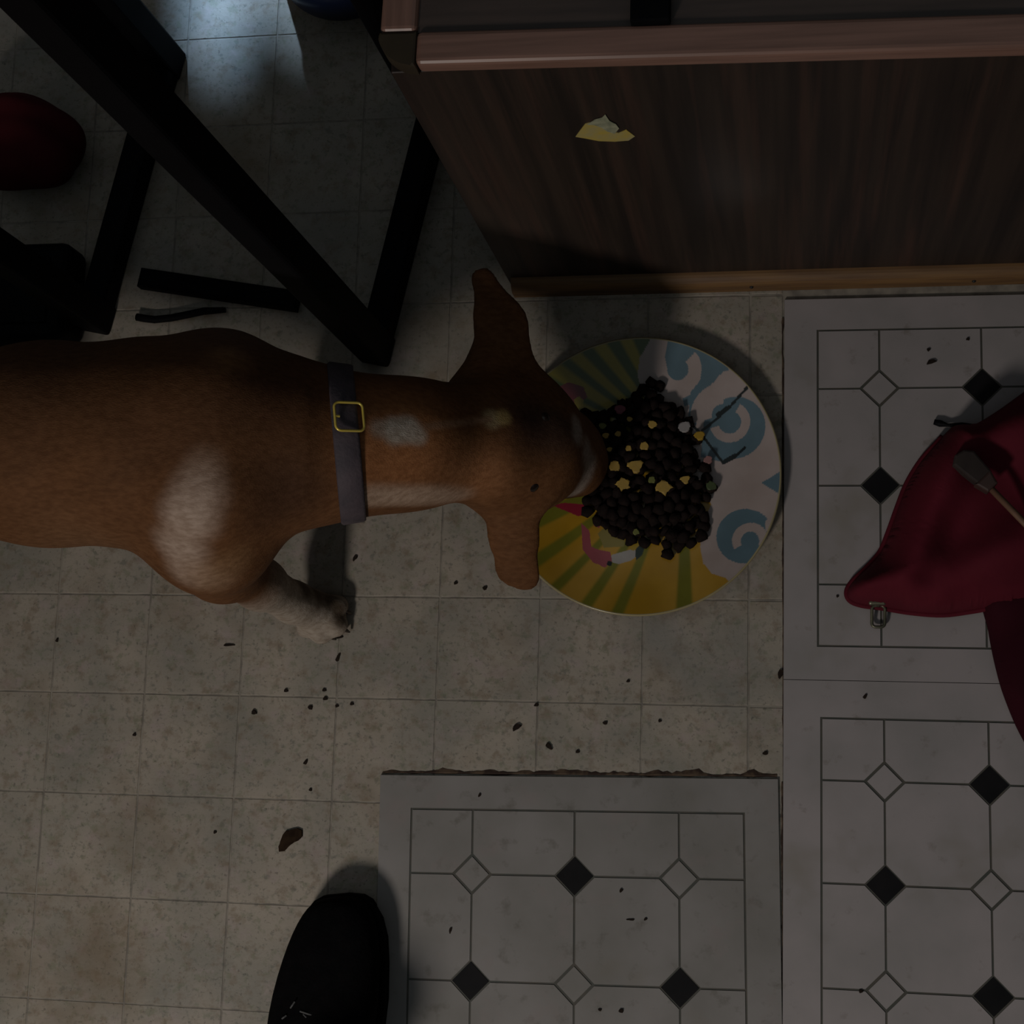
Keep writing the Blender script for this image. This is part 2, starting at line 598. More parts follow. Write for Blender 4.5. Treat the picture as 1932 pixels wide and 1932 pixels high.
# black box with its cord
M_plastic = mat('black_plastic', (0.004, 0.004, 0.005), 0.6, (0.006, 0.006, 0.007), 30, spec=0.08)
zb = 0.05
c00, c11 = P(-150, 462, zb), P(118, 640, zb)
boxroot = empty('black_box', ((c00[0] + c11[0]) / 2, (c00[1] + c11[1]) / 2, 0), 'black box on the floor behind the dog, left of the stand', 'box')
bm = bmesh.new()
box(bm, (c00[0], c11[1], 0), (c11[0], c00[1], zb), 0.012, 4)
obj('case', bm, M_plastic, boxroot, smooth=False)
bm = bmesh.new()
box(bm, (c00[0] + 0.02, c11[1] + 0.018, zb), (c11[0] - 0.02, c00[1] - 0.018, zb + 0.002), 0.0015, 1)
obj('lid_panel', bm, M_plastic, boxroot)
bm = bmesh.new()
cz = 0.0042
path = [P(258, 598, cz), P(274, 601, cz), P(292, 603, cz), P(322, 600, cz), P(352, 594, cz), P(385, 587, cz), P(425, 585, cz)]
tube(bm, path, [0.0042] * 6 + [0.003], 8)
tag(obj('cord', bm, M_plastic, smooth=True), 'short black cord on the floor between the stand and the dog', 'cord')

# ------------------------------------------------------------------ dark red bundle beneath the stand
M_red = mat('dark_red_cloth', (0.09, 0.012, 0.016), 0.9, (0.06, 0.008, 0.011), 15, bump=0.3, bscale=35, spec=0.1)
cb = P(38, 268, 0.05)
bm = bmesh.new()
bmesh.ops.create_icosphere(bm, subdivisions=5, radius=1)
for v in bm.verts:
    n = v.co.copy()
    k = 1 + 0.05 * math.sin(5 * n.x + 2 * n.y) + 0.04 * math.sin(7 * n.y - 3 * n.z)
    v.co = Vector((cb[0] + n.x * 0.072 * k, cb[1] + n.y * 0.050 * k, max(0.0, 0.05 + n.z * 0.056 * k)))
tag(obj('red_bundle', bm, M_red, smooth=True), 'dark red rounded cloth bundle on the floor at the left, under the stand', 'bundle')

# ------------------------------------------------------------------ blue tub at the top
M_blue = mat('dark_blue_plastic', (0.010, 0.022, 0.075), 0.35, (0.008, 0.018, 0.06), 8)
tc = P(655, -84, 0.0)
tub = empty('blue_tub', (tc[0], tc[1], 0), 'dark blue plastic tub behind the cabinet corner', 'tub')
bm = bmesh.new()
lathe(bm, [(0, 0.0), (0.072, 0.0), (0.078, 0.004), (0.083, 0.07), (0.080, 0.07), (0.075, 0.008), (0, 0.008)], (tc[0], tc[1], 0), 72)
obj('wall', bm, M_blue, tub, smooth=True)
bm = bmesh.new()
tube(bm, [(tc[0] + 0.0832 * math.cos(t), tc[1] + 0.0832 * math.sin(t), 0.07) for t in np.linspace(0, 2 * math.pi, 72, endpoint=False)], 0.004, 8, True)
obj('rim', bm, M_blue, tub, smooth=True)

# ------------------------------------------------------------------ painted plate
PC = P(1204, 897, 0.014)
PR = 0.1385
PXM = PR / 264.0                  # metres per art unit


def plate_z(r):
    t = np.clip((r - 0.083) / (PR - 0.083), 0, 1)
    return 0.0065 + 0.0125 * t ** 1.6


def plate_art(u, v):
    """print on the plate: u, v in art units"""
    n = u.shape[0]
    col = np.zeros((n, 3))
    r0 = np.hypot(u - 1204, v - 897)
    cx, cy = 1288, 850
    ang = np.degrees(np.arctan2(v - cy, u - cx)) % 360
    yel = np.array([0.40, 0.225, 0.016])
    yel2 = np.array([0.44, 0.26, 0.04])
    grn = np.array([0.17, 0.165, 0.020])
    dgr = np.array([0.075, 0.115, 0.032])
    w = 0.5 + 0.5 * np.sin(np.radians(ang) * 9.3)
    col[:] = yel * (1 - w[:, None]) + yel2 * w[:, None]
    for a0, hw in ((89, 3.2), (111, 2.2), (121, 2.1), (132, 1.9), (142.5, 2.4), (155, 3.5), (168, 3), (180, 3), (192, 3)):
        m = np.clip((hw - np.abs(ang - a0)) / 1.2 + 0.3, 0, 1)[:, None]
        col = col * (1 - m) + grn * m
    up = (ang > 196) & (ang < 275)
    gcol = np.tile(dgr, (n, 1))
    for a0, hw in ((204, 3), (213, 3.2), (222, 2.6), (232, 3), (243, 3)):
        m = np.clip((hw - np.abs(ang - a0)) / 1.6 + 0.3, 0, 1)[:, None]
        gcol = gcol * (1 - m) + np.array([0.34, 0.28, 0.02]) * m
    col[up] = gcol[up]
    # white water with blue curls
    white = np.array([0.40, 0.33, 0.31])
    blue = np.array([0.105, 0.17, 0.21])
    reg = [(1236, 600), (1222, 640), (1204, 668), (1199, 700), (1206, 728), (1240, 800), (1310, 900), (1340, 950), (1324, 990), (1320, 1030),
           (1326, 1062), (1342, 1082), (1366, 1090), (1400, 1130), (1600, 1100), (1600, 600)]
    wr = inside(reg, u, v)
    wc = np.tile(white, (n, 1))

    def ring(c, ra, rb, a0, a1):
        d = np.hypot(u - c[0], v - c[1])
        a = np.degrees(np.arctan2(v - c[1], u - c[0])) % 360
        s = (a - a0) % 360 < (a1 - a0)
        return (d >= ra) & (d <= rb) & s

    bl = (r0 > 236) & (ang > 262) & (u > 1258) & (u < 1372) & (v < 700)
    bl |= ring((1276, 692), 0, 20, 0, 360)
    bl |= inside([(1258, 632), (1302, 640), (1304, 660), (1294, 682), (1292, 694), (1258, 700), (1252, 670)], u, v)
    bl |= ring((1272, 700), 48, 64, -50, 75)
    bl |= inside([(1300, 735), (1330, 700), (1345, 690), (1372, 690), (1350, 712), (1328, 735), (1318, 770), (1310, 800), (1296, 780)], u, v)
    bl &= ~ring((1276, 692), 20, 45, -42, 160)
    bl |= ring((1382, 806), 0, 58, 0, 360)
    bl &= ~(ring((1374, 795), 21, 38, -60, 165) | (ring((1360, 780), 20, 60, 165, 275)))
    bl |= inside([(1320, 860), (1322, 820), (1345, 830), (1385, 850), (1370, 872)], u, v)
    bl |= ring((1402, 1012), 0, 52, 0, 360) & ~inside([(1440, 985), (1470, 960), (1480, 1010), (1440, 1005)], u, v)
    bl &= ~(ring((1412, 1020), 16, 33, 150, 395))
    bl |= (ring((1412, 1022), 0, 17, 0, 360))
    bl |= inside([(1432, 912), (1450, 903), (1480, 885), (1480, 945), (1458, 930)], u, v)
    wc[bl] = blue
    col[wr] = wc[wr]
    # pink bird and other bits
    pink = np.array([0.30, 0.075, 0.09])
    for poly, c in (
            ([(1096, 985), (1112, 1000), (1116, 1030), (1130, 1036), (1152, 1040), (1156, 1058), (1143, 1070), (1120, 1060), (1100, 1036)], pink),
            ([(1122, 968), (1135, 962), (1142, 975), (1130, 995), (1120, 990)], pink),
            ([(1154, 1046), (1175, 1040), (1196, 1034), (1206, 1044), (1192, 1056), (1170, 1063), (1156, 1060)], np.array([0.36, 0.34, 0.32])),
            ([(1200, 1036), (1212, 1012), (1219, 1026), (1212, 1046), (1200, 1056)], np.array([0.03, 0.045, 0.04])),
            ([(1186, 1034), (1206, 1018), (1208, 1026), (1196, 1038)], np.array([0.38, 0.26, 0.03])),
            ([(1128, 1005), (1150, 985), (1180, 1000), (1178, 1030), (1140, 1032)], np.array([0.24, 0.20, 0.06])),
            ([(1042, 952), (1062, 946), (1108, 950), (1112, 966), (1090, 972)], np.array([0.26, 0.02, 0.04])),
            ([(1044, 726), (1068, 714), (1096, 722), (1104, 742), (1084, 756), (1060, 744)], np.array([0.20, 0.035, 0.045])),
            ([(1078, 746), (1088, 740), (1097, 748), (1093, 762), (1080, 762)], np.array([0.30, 0.24, 0.03]))):
        col[inside(poly, u, v)] = c
    blk = np.array([0.012, 0.016, 0.016])
    for pl, hw in (([(1410, 729), (1372, 768), (1318, 813)], 2.6), ([(1296, 790), (1320, 815), (1362, 872)], 2.4),
                   ([(1362, 872), (1382, 862), (1402, 844)], 2.6), ([(1352, 780), (1372, 767)], 4.5), ([(1366, 868), (1384, 858)], 4.2)):
        col[segdist(pl, u, v) < hw] = blk
    col[np.hypot(u - 1151, v - 1062) < 5] = blk
    col[r0 > 262.3] = np.array([0.34, 0.29, 0.16])
    return col


M_plate = mat('plate_print', (1, 1, 1), 0.22, attr='print', spec=0.5, col2=(0.86, 0.85, 0.83), scale=30)
NR, NT = 230, 720
rs = np.linspace(0.0015, PR, NR)
th = np.linspace(0, 2 * math.pi, NT, endpoint=False)
RR, TT = np.meshgrid(rs, th, indexing='ij')
vx, vy = (RR * np.cos(TT)).ravel(), (RR * np.sin(TT)).ravel()
vz = plate_z(RR.ravel())
top = np.stack([vx, vy, vz], 1)
under = []
for r_, z_ in ((PR + 0.0012, 0.0178), (PR + 0.0006, 0.016), (0.115, 0.0068), (0.092, 0.0025), (0.088, 0.0), (0.080, 0.0), (0.078, 0.002), (0.002, 0.002)):
    under.append(np.stack([r_ * np.cos(th), r_ * np.sin(th), np.full(NT, z_)], 1))
verts = np.concatenate([top] + under)
rows = NR + len(under)
i0 = np.arange(rows - 1)[:, None] * NT
k = np.arange(NT)[None, :]
k1 = (k + 1) % NT
faces = np.stack([i0 + k, i0 + NT + k, i0 + NT + k1, i0 + k1], -1).reshape(-1, 4)
faces = np.concatenate([faces])
me = bpy.data.meshes.new('plate')
me.from_pydata(verts.tolist(), [], faces.tolist() + [list(range(NT))[::1], list(range((rows - 1) * NT, rows * NT))[::-1]])
me.update()
cols = np.full((len(verts), 3), 0.3)
cols[:NR * NT] = plate_art(1204 + vx / PXM, 897 - vy / PXM)
cols[NR * NT:] = (0.34, 0.29, 0.16)
setcol(me, cols, 'print')
bmx = bmesh.new()
bmx.from_mesh(me)
bmesh.ops.recalc_face_normals(bmx, faces=bmx.faces)
bmx.to_mesh(me)
bmx.free()
plate = link('plate', me, M_plate, None, True)
plate.location = (PC[0], PC[1], 0.0)
tag(plate, 'round plate painted with blue waves and yellow-green sun rays under the food', 'plate')

# ------------------------------------------------------------------ dog: one continuous body from a blended distance field
prims = []


def cap(a, b, ra, rb, k=0.03):
    prims.append(('c', np.array(a, float), np.array(b, float), ra, rb, k))


def flat(a, b, ra, rb, nrm, s, k=0.012):
    nrm = np.array(nrm, float)
    ax = np.array(b, float) - np.array(a, float)
    nrm = nrm - ax * nrm.dot(ax) / ax.dot(ax)
    nrm /= np.linalg.norm(nrm)
    prims.append(('f', np.array(a, float), np.array(b, float), ra, rb, k, nrm, s))


def sdf(p):
    p = np.asarray(p, float)
    d = np.full(p.shape[0], 10.0)
    for q in prims:
        a, b, ra, rb, k = q[1:6]
        w = p - a
        if q[0] == 'f':
            w = w + np.outer(w @ q[6], q[6]) * (q[7] - 1)
        ba = b - a
        h = np.clip(w @ ba / ba.dot(ba), 0, 1)
        e = np.linalg.norm(w - h[:, None] * ba, axis=1) - (ra + (rb - ra) * h)
        if q[0] == 'f':
            e = e / q[7] ** 0.5
        hh = np.clip(0.5 + 0.5 * (d - e) / k, 0, 1)
        d = d + (e - d) * hh - k * hh * (1 - hh)
    return d


def grad(p):
    e = 1e-3
    g = np.stack([sdf(p + np.eye(3)[i] * e) - sdf(p - np.eye(3)[i] * e) for i in range(3)], 1)
    return g / (np.linalg.norm(g, axis=1)[:, None] + 1e-9)


def hit(px, py):
    """first point of the dog seen at a pixel"""
    d = RC @ np.array([px - 966, 966 - py, -FPX])
    d /= np.linalg.norm(d)
    p = CAM + d * 0.9
    for _ in range(60):
        s = sdf(p[None])[0]
        if abs(s) < 2e-4 or s > 3:
            break
        p = p + d * s * 0.7
    return p


dz = np.array([0, 0, 1.0])
spine = [P(-330, 835, .275), P(-110, 838, .285), P(90, 838, .285), P(290, 838, .285), P(450, 836, .28), P(560, 838, .268)]
srad = [.070, .074, .083, .085, .080, .062]
for a, b, ra, rb in zip(spine, spine[1:], srad, srad[1:]):
    cap(a, b, ra, rb, .03)
# deep chest and tucked belly
low = [(1, .03, .058), (2, .045, .066), (3, .055, .068), (4, .052, .064), (5, .035, .052)]
for (i, da, ra), (j, db, rb) in zip(low, low[1:]):
    cap(spine[i] - dz * da, spine[j] - dz * db, ra, rb, .03)
# neck lowered towards the plate
nk = [P(560, 838, .280), P(655, 840, .262), P(770, 838, .228), P(890, 834, .182)]
nr = [.066, .0535, .0515, .050]
for a, b, ra, rb in zip(nk, nk[1:], nr, nr[1:]):
    cap(a, b, ra, rb, .03)
# skull, brow, cheeks, muzzle
cap(P(925, 832, .168), P(995, 838, .148), .050, .047, .03)
cap(P(962, 772, .150), P(1000, 780, .135), .034, .032, .03)
cap(P(962, 892, .150), P(1000, 896, .135), .034, .032, .03)
cap(P(1005, 842, .128), P(1066, 856, .092), .043, .036, .03)
cap(P(1060, 830, .088), P(1090, 848, .066), .026, .022, .02)
cap(P(1060, 880, .088), P(1090, 892, .066), .026, .022, .02)
cap(P(1082, 866, .078), P(1106, 872, .058), .026, .017, .015)
# ears: far one stands out to the side, near one hangs
flat(P(966, 716, .160), P(944, 610, .172), .025, .022, (0.1, 0.35, 1), 3.2, .02)
flat(P(944, 610, .172), P(912, 528, .180), .022, .0115, (0.1, 0.3, 1), 3.2, .008)
cap(P(908, 742, .158), P(925, 700, .160), .028, .022, .02)
flat(P(968, 945, .152), P(970, 1020, .140), .023, .0215, (0, -0.45, 1), 3.2, .02)
flat(P(968, 1010, .141), P(976, 1072, .124), .0215, .019, (0, -0.5, 1), 3.2, .006)
flat(P(976, 1070, .124), P(994, 1092, .118), .017, .0105, (0, -0.5, 1), 3.2, .006)
# front legs
ymid = (spine[3][1] + spine[4][1]) / 2


def mirror(p, dx=0.0):
    return np.array([p[0] + dx, 2 * ymid - p[1], p[2]])


wrist = P(552, 1136, .055)
sh = P(395, 925, .325)
el = P(418, 1062, .205)
legs = []
for side in (0, 1):
    f = (lambda p: p) if side == 0 else (lambda p: mirror(p, 0.0) - np.array([0, 0.026 + 0.06 * max(0, p[2] - 0.2), 0]))
    sx = 1 if side == 0 else -1
    cap(f(sh), f(P(400, 1010, .265)), .046, .046, .035)
    cap(f(P(400, 1010, .265)), f(el), .046, .033, .03)
    cap(f(el), f(P(490, 1102, .125)), .031, .0225, .02)
    cap(f(P(490, 1102, .125)), f(wrist), .0225, .0190, .015)
    cap(f(wrist), f(P(584, 1148, .028)), .0190, .0205, .012)
    for (tx_, ty_, r_) in ((578, 1184, .0105), (606, 1192, .0125), (632, 1178, .0130), (636, 1144, .0115)):
        e = P(tx_, ty_, .0125)
        cap(f(P(582, 1146, .025)), f(e), .0150, r_, .005)
        legs.append(f(e) + np.array([0, 0, 0]))
# rear legs and tail, out of the photograph on the left
for side in (0, 1):
    f = (lambda p: p) if side == 0 else (lambda p: mirror(p, 0.0))
    hx, hy = spine[0][0], ymid - 0.055
    cap(f(np.array([hx - 0.0, hy + .01, .26])), f(np.array([hx + .05, hy - .01, .19])), .058, .042, .03)
    cap(f(np.array([hx + .05, hy - .01, .19])), f(np.array([hx - .055, hy - .01, .105])), .036, .018, .02)
    cap(f(np.array([hx - .055, hy - .01, .105])), f(np.array([hx - .035, hy - .01, .02])), .017, .015, .012)
    cap(f(np.array([hx - .035, hy - .01, .018])), f(np.array([hx + .012, hy - .012, .015])), .017, .014, .01)
cap(spine[0] + np.array([-.055, 0, .03]), spine[0] + np.array([-.14, .02, .02]), .018, .012, .02)
cap(spine[0] + np.array([-.14, .02, .02]), spine[0] + np.array([-.23, .05, -.03]), .012, .006, .01)


def surface(h=0.0026, blk=8):
    lo = np.array([min(min(q[1][i], q[2][i]) for q in prims) - 0.1 for i in range(3)])
    hi = np.array([max(max(q[1][i], q[2][i]) for q in prims) + 0.1 for i in range(3)])
    lo[2] = -0.012
    nb = np.ceil((hi - lo) / (h * blk)).astype(int)
    n = nb * blk + 1
    vol = np.full(n, 1.0, np.float32)
    bi = np.stack(np.meshgrid(*[np.arange(x) for x in nb], indexing='ij'), -1).reshape(-1, 3)
    cen = lo + (bi + 0.5) * h * blk
    dc = sdf(cen)
    for b_, d_ in zip(bi, dc):
        if d_ < -h * blk * 1.2:
            vol[b_[0] * blk:b_[0] * blk + blk + 1, b_[1] * blk:b_[1] * blk + blk + 1, b_[2] * blk:b_[2] * blk + blk + 1] = -1
    near = bi[np.abs(dc) < h * blk * 1.25 + 0.004]
    off = np.stack(np.meshgrid(*[np.arange(blk + 1)] * 3, indexing='ij'), -1).reshape(-1, 3)
    for s0 in range(0, len(near), 200):
        g = (near[s0:s0 + 200, None, :] * blk + off[None]).reshape(-1, 3)
        vol[g[:, 0], g[:, 1], g[:, 2]] = sdf(lo + g * h)
    ins = vol < 0
    mix = np.zeros(np.array(n) - 1, np.int8)
    for a in (0, 1):
        for b in (0, 1):
            for c in (0, 1):
                mix += ins[a:n[0] - 1 + a, b:n[1] - 1 + b, c:n[2] - 1 + c]
    cells = np.argwhere((mix > 0) & (mix < 8))
    idx = np.full(mix.shape, -1, np.int64)
    idx[cells[:, 0], cells[:, 1], cells[:, 2]] = np.arange(len(cells))
    acc = np.zeros((len(cells), 3))
    cnt = np.zeros(len(cells))
    cor = [(a, b, c) for a in (0, 1) for b in (0, 1) for c in (0, 1)]
    for a in cor:
        for ax in range(3):
            if a[ax] == 0:
                b = list(a)
                b[ax] = 1
                va = vol[cells[:, 0] + a[0], cells[:, 1] + a[1], cells[:, 2] + a[2]]
                vb = vol[cells[:, 0] + b[0], cells[:, 1] + b[1], cells[:, 2] + b[2]]
                m = (va < 0) != (vb < 0)
                t = np.where(m, va / np.where(m, va - vb, 1), 0)
                for i in range(3):
                    acc[:, i] += np.where(m, a[i] + (t if i == ax else 0), 0)
                cnt += m
    vert = lo + (cells + acc / cnt[:, None]) * h
    quads = []
    for ax in range(3):
        o1, o2 = (ax + 1) % 3, (ax + 2) % 3
        s0 = [slice(1, x - 1) for x in n]
        s1 = [slice(1, x - 1) for x in n]
        s0[ax] = slice(0, n[ax] - 1)
        s1[ax] = slice(1, n[ax])
        A_, B_ = ins[tuple(s0)], ins[tuple(s1)]
        e = np.argwhere(A_ != B_)
        flip = A_[e[:, 0], e[:, 1], e[:, 2]]
        base = e.copy()
        for i in range(3):
            if i != ax:
                base[:, i] += 1
        def cid(d1, d2):
            c = base.copy()
            c[:, o1] -= d1
            c[:, o2] -= d2
            return idx[c[:, 0], c[:, 1], c[:, 2]]
        q = np.stack([cid(1, 1), cid(0, 1), cid(0, 0), cid(1, 0)], 1)
        q[~flip] = q[~flip][:, ::-1]
        quads.append(q)
    q = np.concatenate(quads)
    return vert, q[(q >= 0).all(1)]


dv_, dq_ = surface()
dv_[:, 2] = np.maximum(dv_[:, 2], 0.0008)


def coat(p):
    n = len(p)
    base = np.array([0.150, 0.066, 0.027])
    c = np.tile(base, (n, 1))

    def blob(center, rad, col, amt=1.0, soft=0.5, sc=(1, 1, 1)):
        nonlocal c
        d = np.linalg.norm((p - center) / np.array(sc), axis=1)
        m = np.clip((rad - d) / (rad * soft) + 0.0, 0, 1)
        m = (m * m * (3 - 2 * m) * amt)[:, None]
        c = c * (1 - m) + np.array(col) * m

    wob = 0.5 + 0.5 * np.sin(p[:, 0] * 61 + 3 * np.sin(p[:, 1] * 47)) * np.sin(p[:, 1] * 53 + p[:, 2] * 40)
    c *= (0.92 + 0.16 * wob)[:, None]
    for px, py, r, col, amt in (
            (520, 720, .075, (0.075, 0.033, 0.018), .7), (540, 930, .060, (0.07, 0.033, 0.018), .8), (330, 760, .11, (0.11, 0.05, 0.025), .5),
            (80, 700, .10, (0.085, 0.042, 0.025), .5), (430, 672, .030, (0.24, 0.12, 0.05), .8),
            (750, 830, .075, (0.42, 0.175, 0.07), .8), (900, 900, .05, (0.40, 0.18, 0.08), .7),
            (1010, 800, .048, (0.055, 0.030, 0.022), .85), (1060, 820, .035, (0.065, 0.038, 0.028), .7),
            (150, 1020, .07, (0.19, 0.10, 0.05), .6)):  # last entry: light on the lower flank, painted into the coat
        blob(hit(px, py), r, col, amt, 0.9)
    # pale patches: shoulder, neck streak, throat side, muzzle, leg
    for px, py, r, col, amt, so in (
            (385, 885, .026, (0.38, 0.26, 0.19), .6, .9), (372, 935, .034, (0.46, 0.34, 0.27), .8, .85), (352, 985, .036, (0.47, 0.36, 0.29), .85, .8), (340, 1035, .034, (0.46, 0.35, 0.28), .85, .8),
            (355, 1080, .030, (0.42, 0.31, 0.24), .75, .85), (400, 1090, .034, (0.33, 0.21, 0.13), .7, .9), (440, 1060, .030, (0.24, 0.13, 0.06), .6, .9), (770, 810, .0165, (0.50, 0.43, 0.36), .95, .6), (745, 812, .0165, (0.50, 0.43, 0.36), .95, .6), (715, 808, .0125, (0.45, 0.36, 0.29), .75, .8),
            (790, 822, .012, (0.48, 0.40, 0.33), .8, .7), (928, 790, .013, (0.42, 0.32, 0.18), .8, .7), (950, 787, .011, (0.42, 0.30, 0.12), .8, .7)):
        blob(hit(px, py), r, col, amt, so)
    for px in range(805, 930, 9):
        blob(hit(px, 805 - (px - 805) * 0.12), .0055, (0.32, 0.18, 0.11), .7, .8)
    for px in range(690, 880, 12):  # lit near side of the neck, painted paler
        blob(hit(px, 938), .020, (0.42, 0.30, 0.22), .55, .9)
    for px, py, r in ((1108, 850, .017), (1112, 880, .018), (1100, 910, .018), (1086, 930, .015), (1092, 820, .013), (1090, 800, .012)):
        blob(hit(px, py), r * 1.15, (0.36, 0.30, 0.26), .8, .8)
    # pale lower leg, darker brown over the far side of the paw
    lw_ = np.clip((0.17 - p[:, 2]) / 0.05, 0, 1) * (p[:, 2] < 0.19) * (p[:, 0] > -0.60) * (p[:, 0] < -0.235)
    c = c * (1 - 0.85 * lw_[:, None]) + np.array((0.42, 0.37, 0.31)) * 0.85 * lw_[:, None]
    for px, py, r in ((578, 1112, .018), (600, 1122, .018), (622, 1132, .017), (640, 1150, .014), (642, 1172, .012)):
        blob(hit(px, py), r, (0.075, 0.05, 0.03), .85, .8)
    blob(hit(606, 1160), .010, (0.42, 0.36, 0.31), .8, .8)
    return c


M_coat = mat('short_coat', (1, 1, 1), 0.72, (0.72, 0.68, 0.64), 120, (1, 2.2, 2.2), attr='coat', bump=0.3, bscale=420, spec=0.12)
dog_base = np.array([spine[3][0], ymid, 0])
dog = empty('dog', dog_base, 'short-haired tan dog with head lowered, eating from the painted plate', 'dog')
me = bpy.data.meshes.new('body')
me.from_pydata(dv_.tolist(), [], dq_.tolist())
me.update()
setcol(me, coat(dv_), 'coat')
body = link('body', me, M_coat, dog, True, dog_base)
M_claw = mat('dark_claw', (0.03, 0.022, 0.016), 0.4, (0.05, 0.035, 0.025), 90)
for t in legs:
    s = 1 if t[1] < ymid else -1
    bm = bmesh.new()
    tube(bm, [t + np.array([.007, -.004 * s, .001]), t + np.array([.0115, -.0060 * s, -.003]), t + np.array([.0130, -.0068 * s, -.0085])], [.0022, .0020, .0010], 7)
    obj('claw', bm, M_claw, dog, smooth=True)
# eyes and nose
M_eye = mat('dark_eye', (0.012, 0.009, 0.008), 0.12, (0.02, 0.012, 0.008), 60)
for px, py in ((1009, 921), (1030, 786)):
    e = hit(px, py)
    g = grad(e[None])[0]
    bm = bmesh.new()
    bmesh.ops.create_uvsphere(bm, u_segments=20, v_segments=12, radius=0.0070, matrix=Matrix.Translation(V(e - g * 0.0056)))
    obj('eye', bm, M_eye, dog, smooth=True)
nt_ = P(1112, 873, .052)
bm = bmesh.new()
bmesh.ops.create_uvsphere(bm, u_segments=20, v_segments=12, radius=1, matrix=Matrix.Translation(V(nt_)) @ Matrix.Diagonal((0.0085, 0.0135, 0.0095, 1)))
obj('nose', bm, M_eye, dog, smooth=True)

# collar fitted around the neck
M_collar = mat('plum_strap', (0.070, 0.052, 0.062), 0.75, (0.045, 0.036, 0.045), 60, bump=0.3, bscale=300)
M_gold = mat('yellow_brass', (0.80, 0.60, 0.10), 0.3, (0.70, 0.55, 0.12), 40, metal=0.35)
ca_ = np.array(P(655, 842, .262))
axd = nk[2] - nk[0]
axd = np.cross(P(646, 722, .26) - CAM, P(667, 962, .26) - CAM)
axd /= np.linalg.norm(axd)
axd = axd if axd[0] > 0 else -axd
e1 = np.cross(axd, [0, 0, 1.0])
e1 /= np.linalg.norm(e1)
e2 = np.cross(e1, axd)
NS = 72
ringv = []
for kk in range(NS):
    t = 2 * math.pi * kk / NS
    dr = e1 * math.cos(t) + e2 * math.sin(t)
    row = []
    for w_ in (-0.0108, 0.0108):
        p = ca_ + axd * w_
        s_ = 0.02
        for _ in range(60):
            v_ = sdf((p + dr * s_)[None])[0]
            s_ -= v_ * 0.8
            if abs(v_) < 1e-4:
                break
        row.append((p, dr, min(s_, 0.075)))
    ringv.append(row)
bm = bmesh.new()
rows_ = []
for row in ringv:
    (pa, dr, sa), (pb, _, sb) = row
    sm = max(sa, sb) * 0.5 + 0.5 * (sa + sb) / 2
    sa, sb = 0.5 * (sa + sm), 0.5 * (sb + sm)
    rows_.append([bm.verts.new(V(pa + dr * (sa - .001))), bm.verts.new(V(pa + dr * (sa + .0016))), bm.verts.new(V(pa + axd * .002 + dr * (sa + .003))),
                  bm.verts.new(V(pb - axd * .002 + dr * (sb + .003))), bm.verts.new(V(pb + dr * (sb + .0016))), bm.verts.new(V(pb + dr * (sb - .001)))])
for kk in range(NS):
    a_, b_ = rows_[kk], rows_[(kk + 1) % NS]
    for i in range(6):
        j = (i + 1) % 6
        bm.faces.new((a_[i], a_[j], b_[j], b_[i]))
collar = obj('collar', bm, M_collar, dog, smooth=True)
collar['label'] = 'plum grey strap collar'
bp_ = hit(655, 790)
gn = grad(bp_[None])[0]
bx_ = axd - gn * axd.dot(gn)
bx_ /= np.linalg.norm(bx_)
by_ = np.cross(gn, bx_)
pts = []
hw_, cr_ = 0.0122, 0.0045
for (sx, sy, a0) in ((1, 1, 0), (-1, 1, 90), (-1, -1, 180), (1, -1, 270)):
    for a in np.linspace(a0, a0 + 90, 6):
        pts.append(bp_ + gn * 0.0055 + bx_ * (sx * (hw_ - cr_) + cr_ * math.cos(math.radians(a))) + by_ * (sy * (hw_ - cr_) + cr_ * math.sin(math.radians(a))))
bm = bmesh.new()
tube(bm, pts, 0.00115, 8, True)
bk = obj('buckle', bm, M_gold, collar, smooth=True)
bk['label'] = 'square yellow metal buckle'
bm = bmesh.new()
tube(bm, [bp_ + gn * .0055 - bx_ * hw_, bp_ + gn * .0055 - bx_ * (hw_ - .004)], 0.0011, 6)
obj('buckle_pin', bm, M_gold, collar)

# ------------------------------------------------------------------ food on the plate
M_kib = mat('dark_kibble', (0.0075, 0.0045, 0.004), 0.85, (0.014, 0.0075, 0.006), 150, bump=0.4, bscale=260, spec=0.15)
M_corn = mat('yellow_morsel', (0.42, 0.27, 0.05), 0.6, (0.33, 0.22, 0.05), 120)
kmesh = []
for v in range(5):
    bm = bmesh.new()
    bmesh.ops.create_icosphere(bm, subdivisions=2, radius=1)
    ph = random.random() * 6
    for w in bm.verts:
        c = w.co
        k_ = 1 + 0.22 * math.sin(4 * c.x + ph) * math.cos(3 * c.y + ph) + 0.10 * math.sin(7 * c.z + 5 * c.y + ph)
        w.co = Vector((c.x * 0.0066 * k_, c.y * 0.0054 * k_, c.z * 0.0044 * k_))
    me = bpy.data.meshes.new('kibble')
    bm.to_mesh(me)
    bm.free()
    me.materials.append(M_kib)
    me.shade_smooth()
    kmesh.append(me)
pile = [(1200, 722), (1225, 716), (1254, 722), (1264, 748), (1284, 755), (1300, 778), (1304, 800), (1326, 850), (1330, 872), (1342, 885), (1346, 915), (1338, 950),
        (1332, 990), (1322, 1026), (1300, 1034), (1276, 1040), (1262, 1050), (1246, 1040), (1225, 1028), (1186, 1024), (1160, 1006), (1130, 985), (1110, 978), (1100, 950),
        (1090, 930), (1070, 880), (1075, 800), (1098, 768), (1130, 766), (1170, 752), (1190, 740)]
pile_w = [P(x, y, .018)[:2] for x, y in pile]
pw = np.array(pile_w)
KL = 'small dark kibble in the heap on the painted plate'
KG = 'dark kibble heaped on the plate'
base_pts, cand = [], []
lo2, hi2 = pw.min(0), pw.max(0)
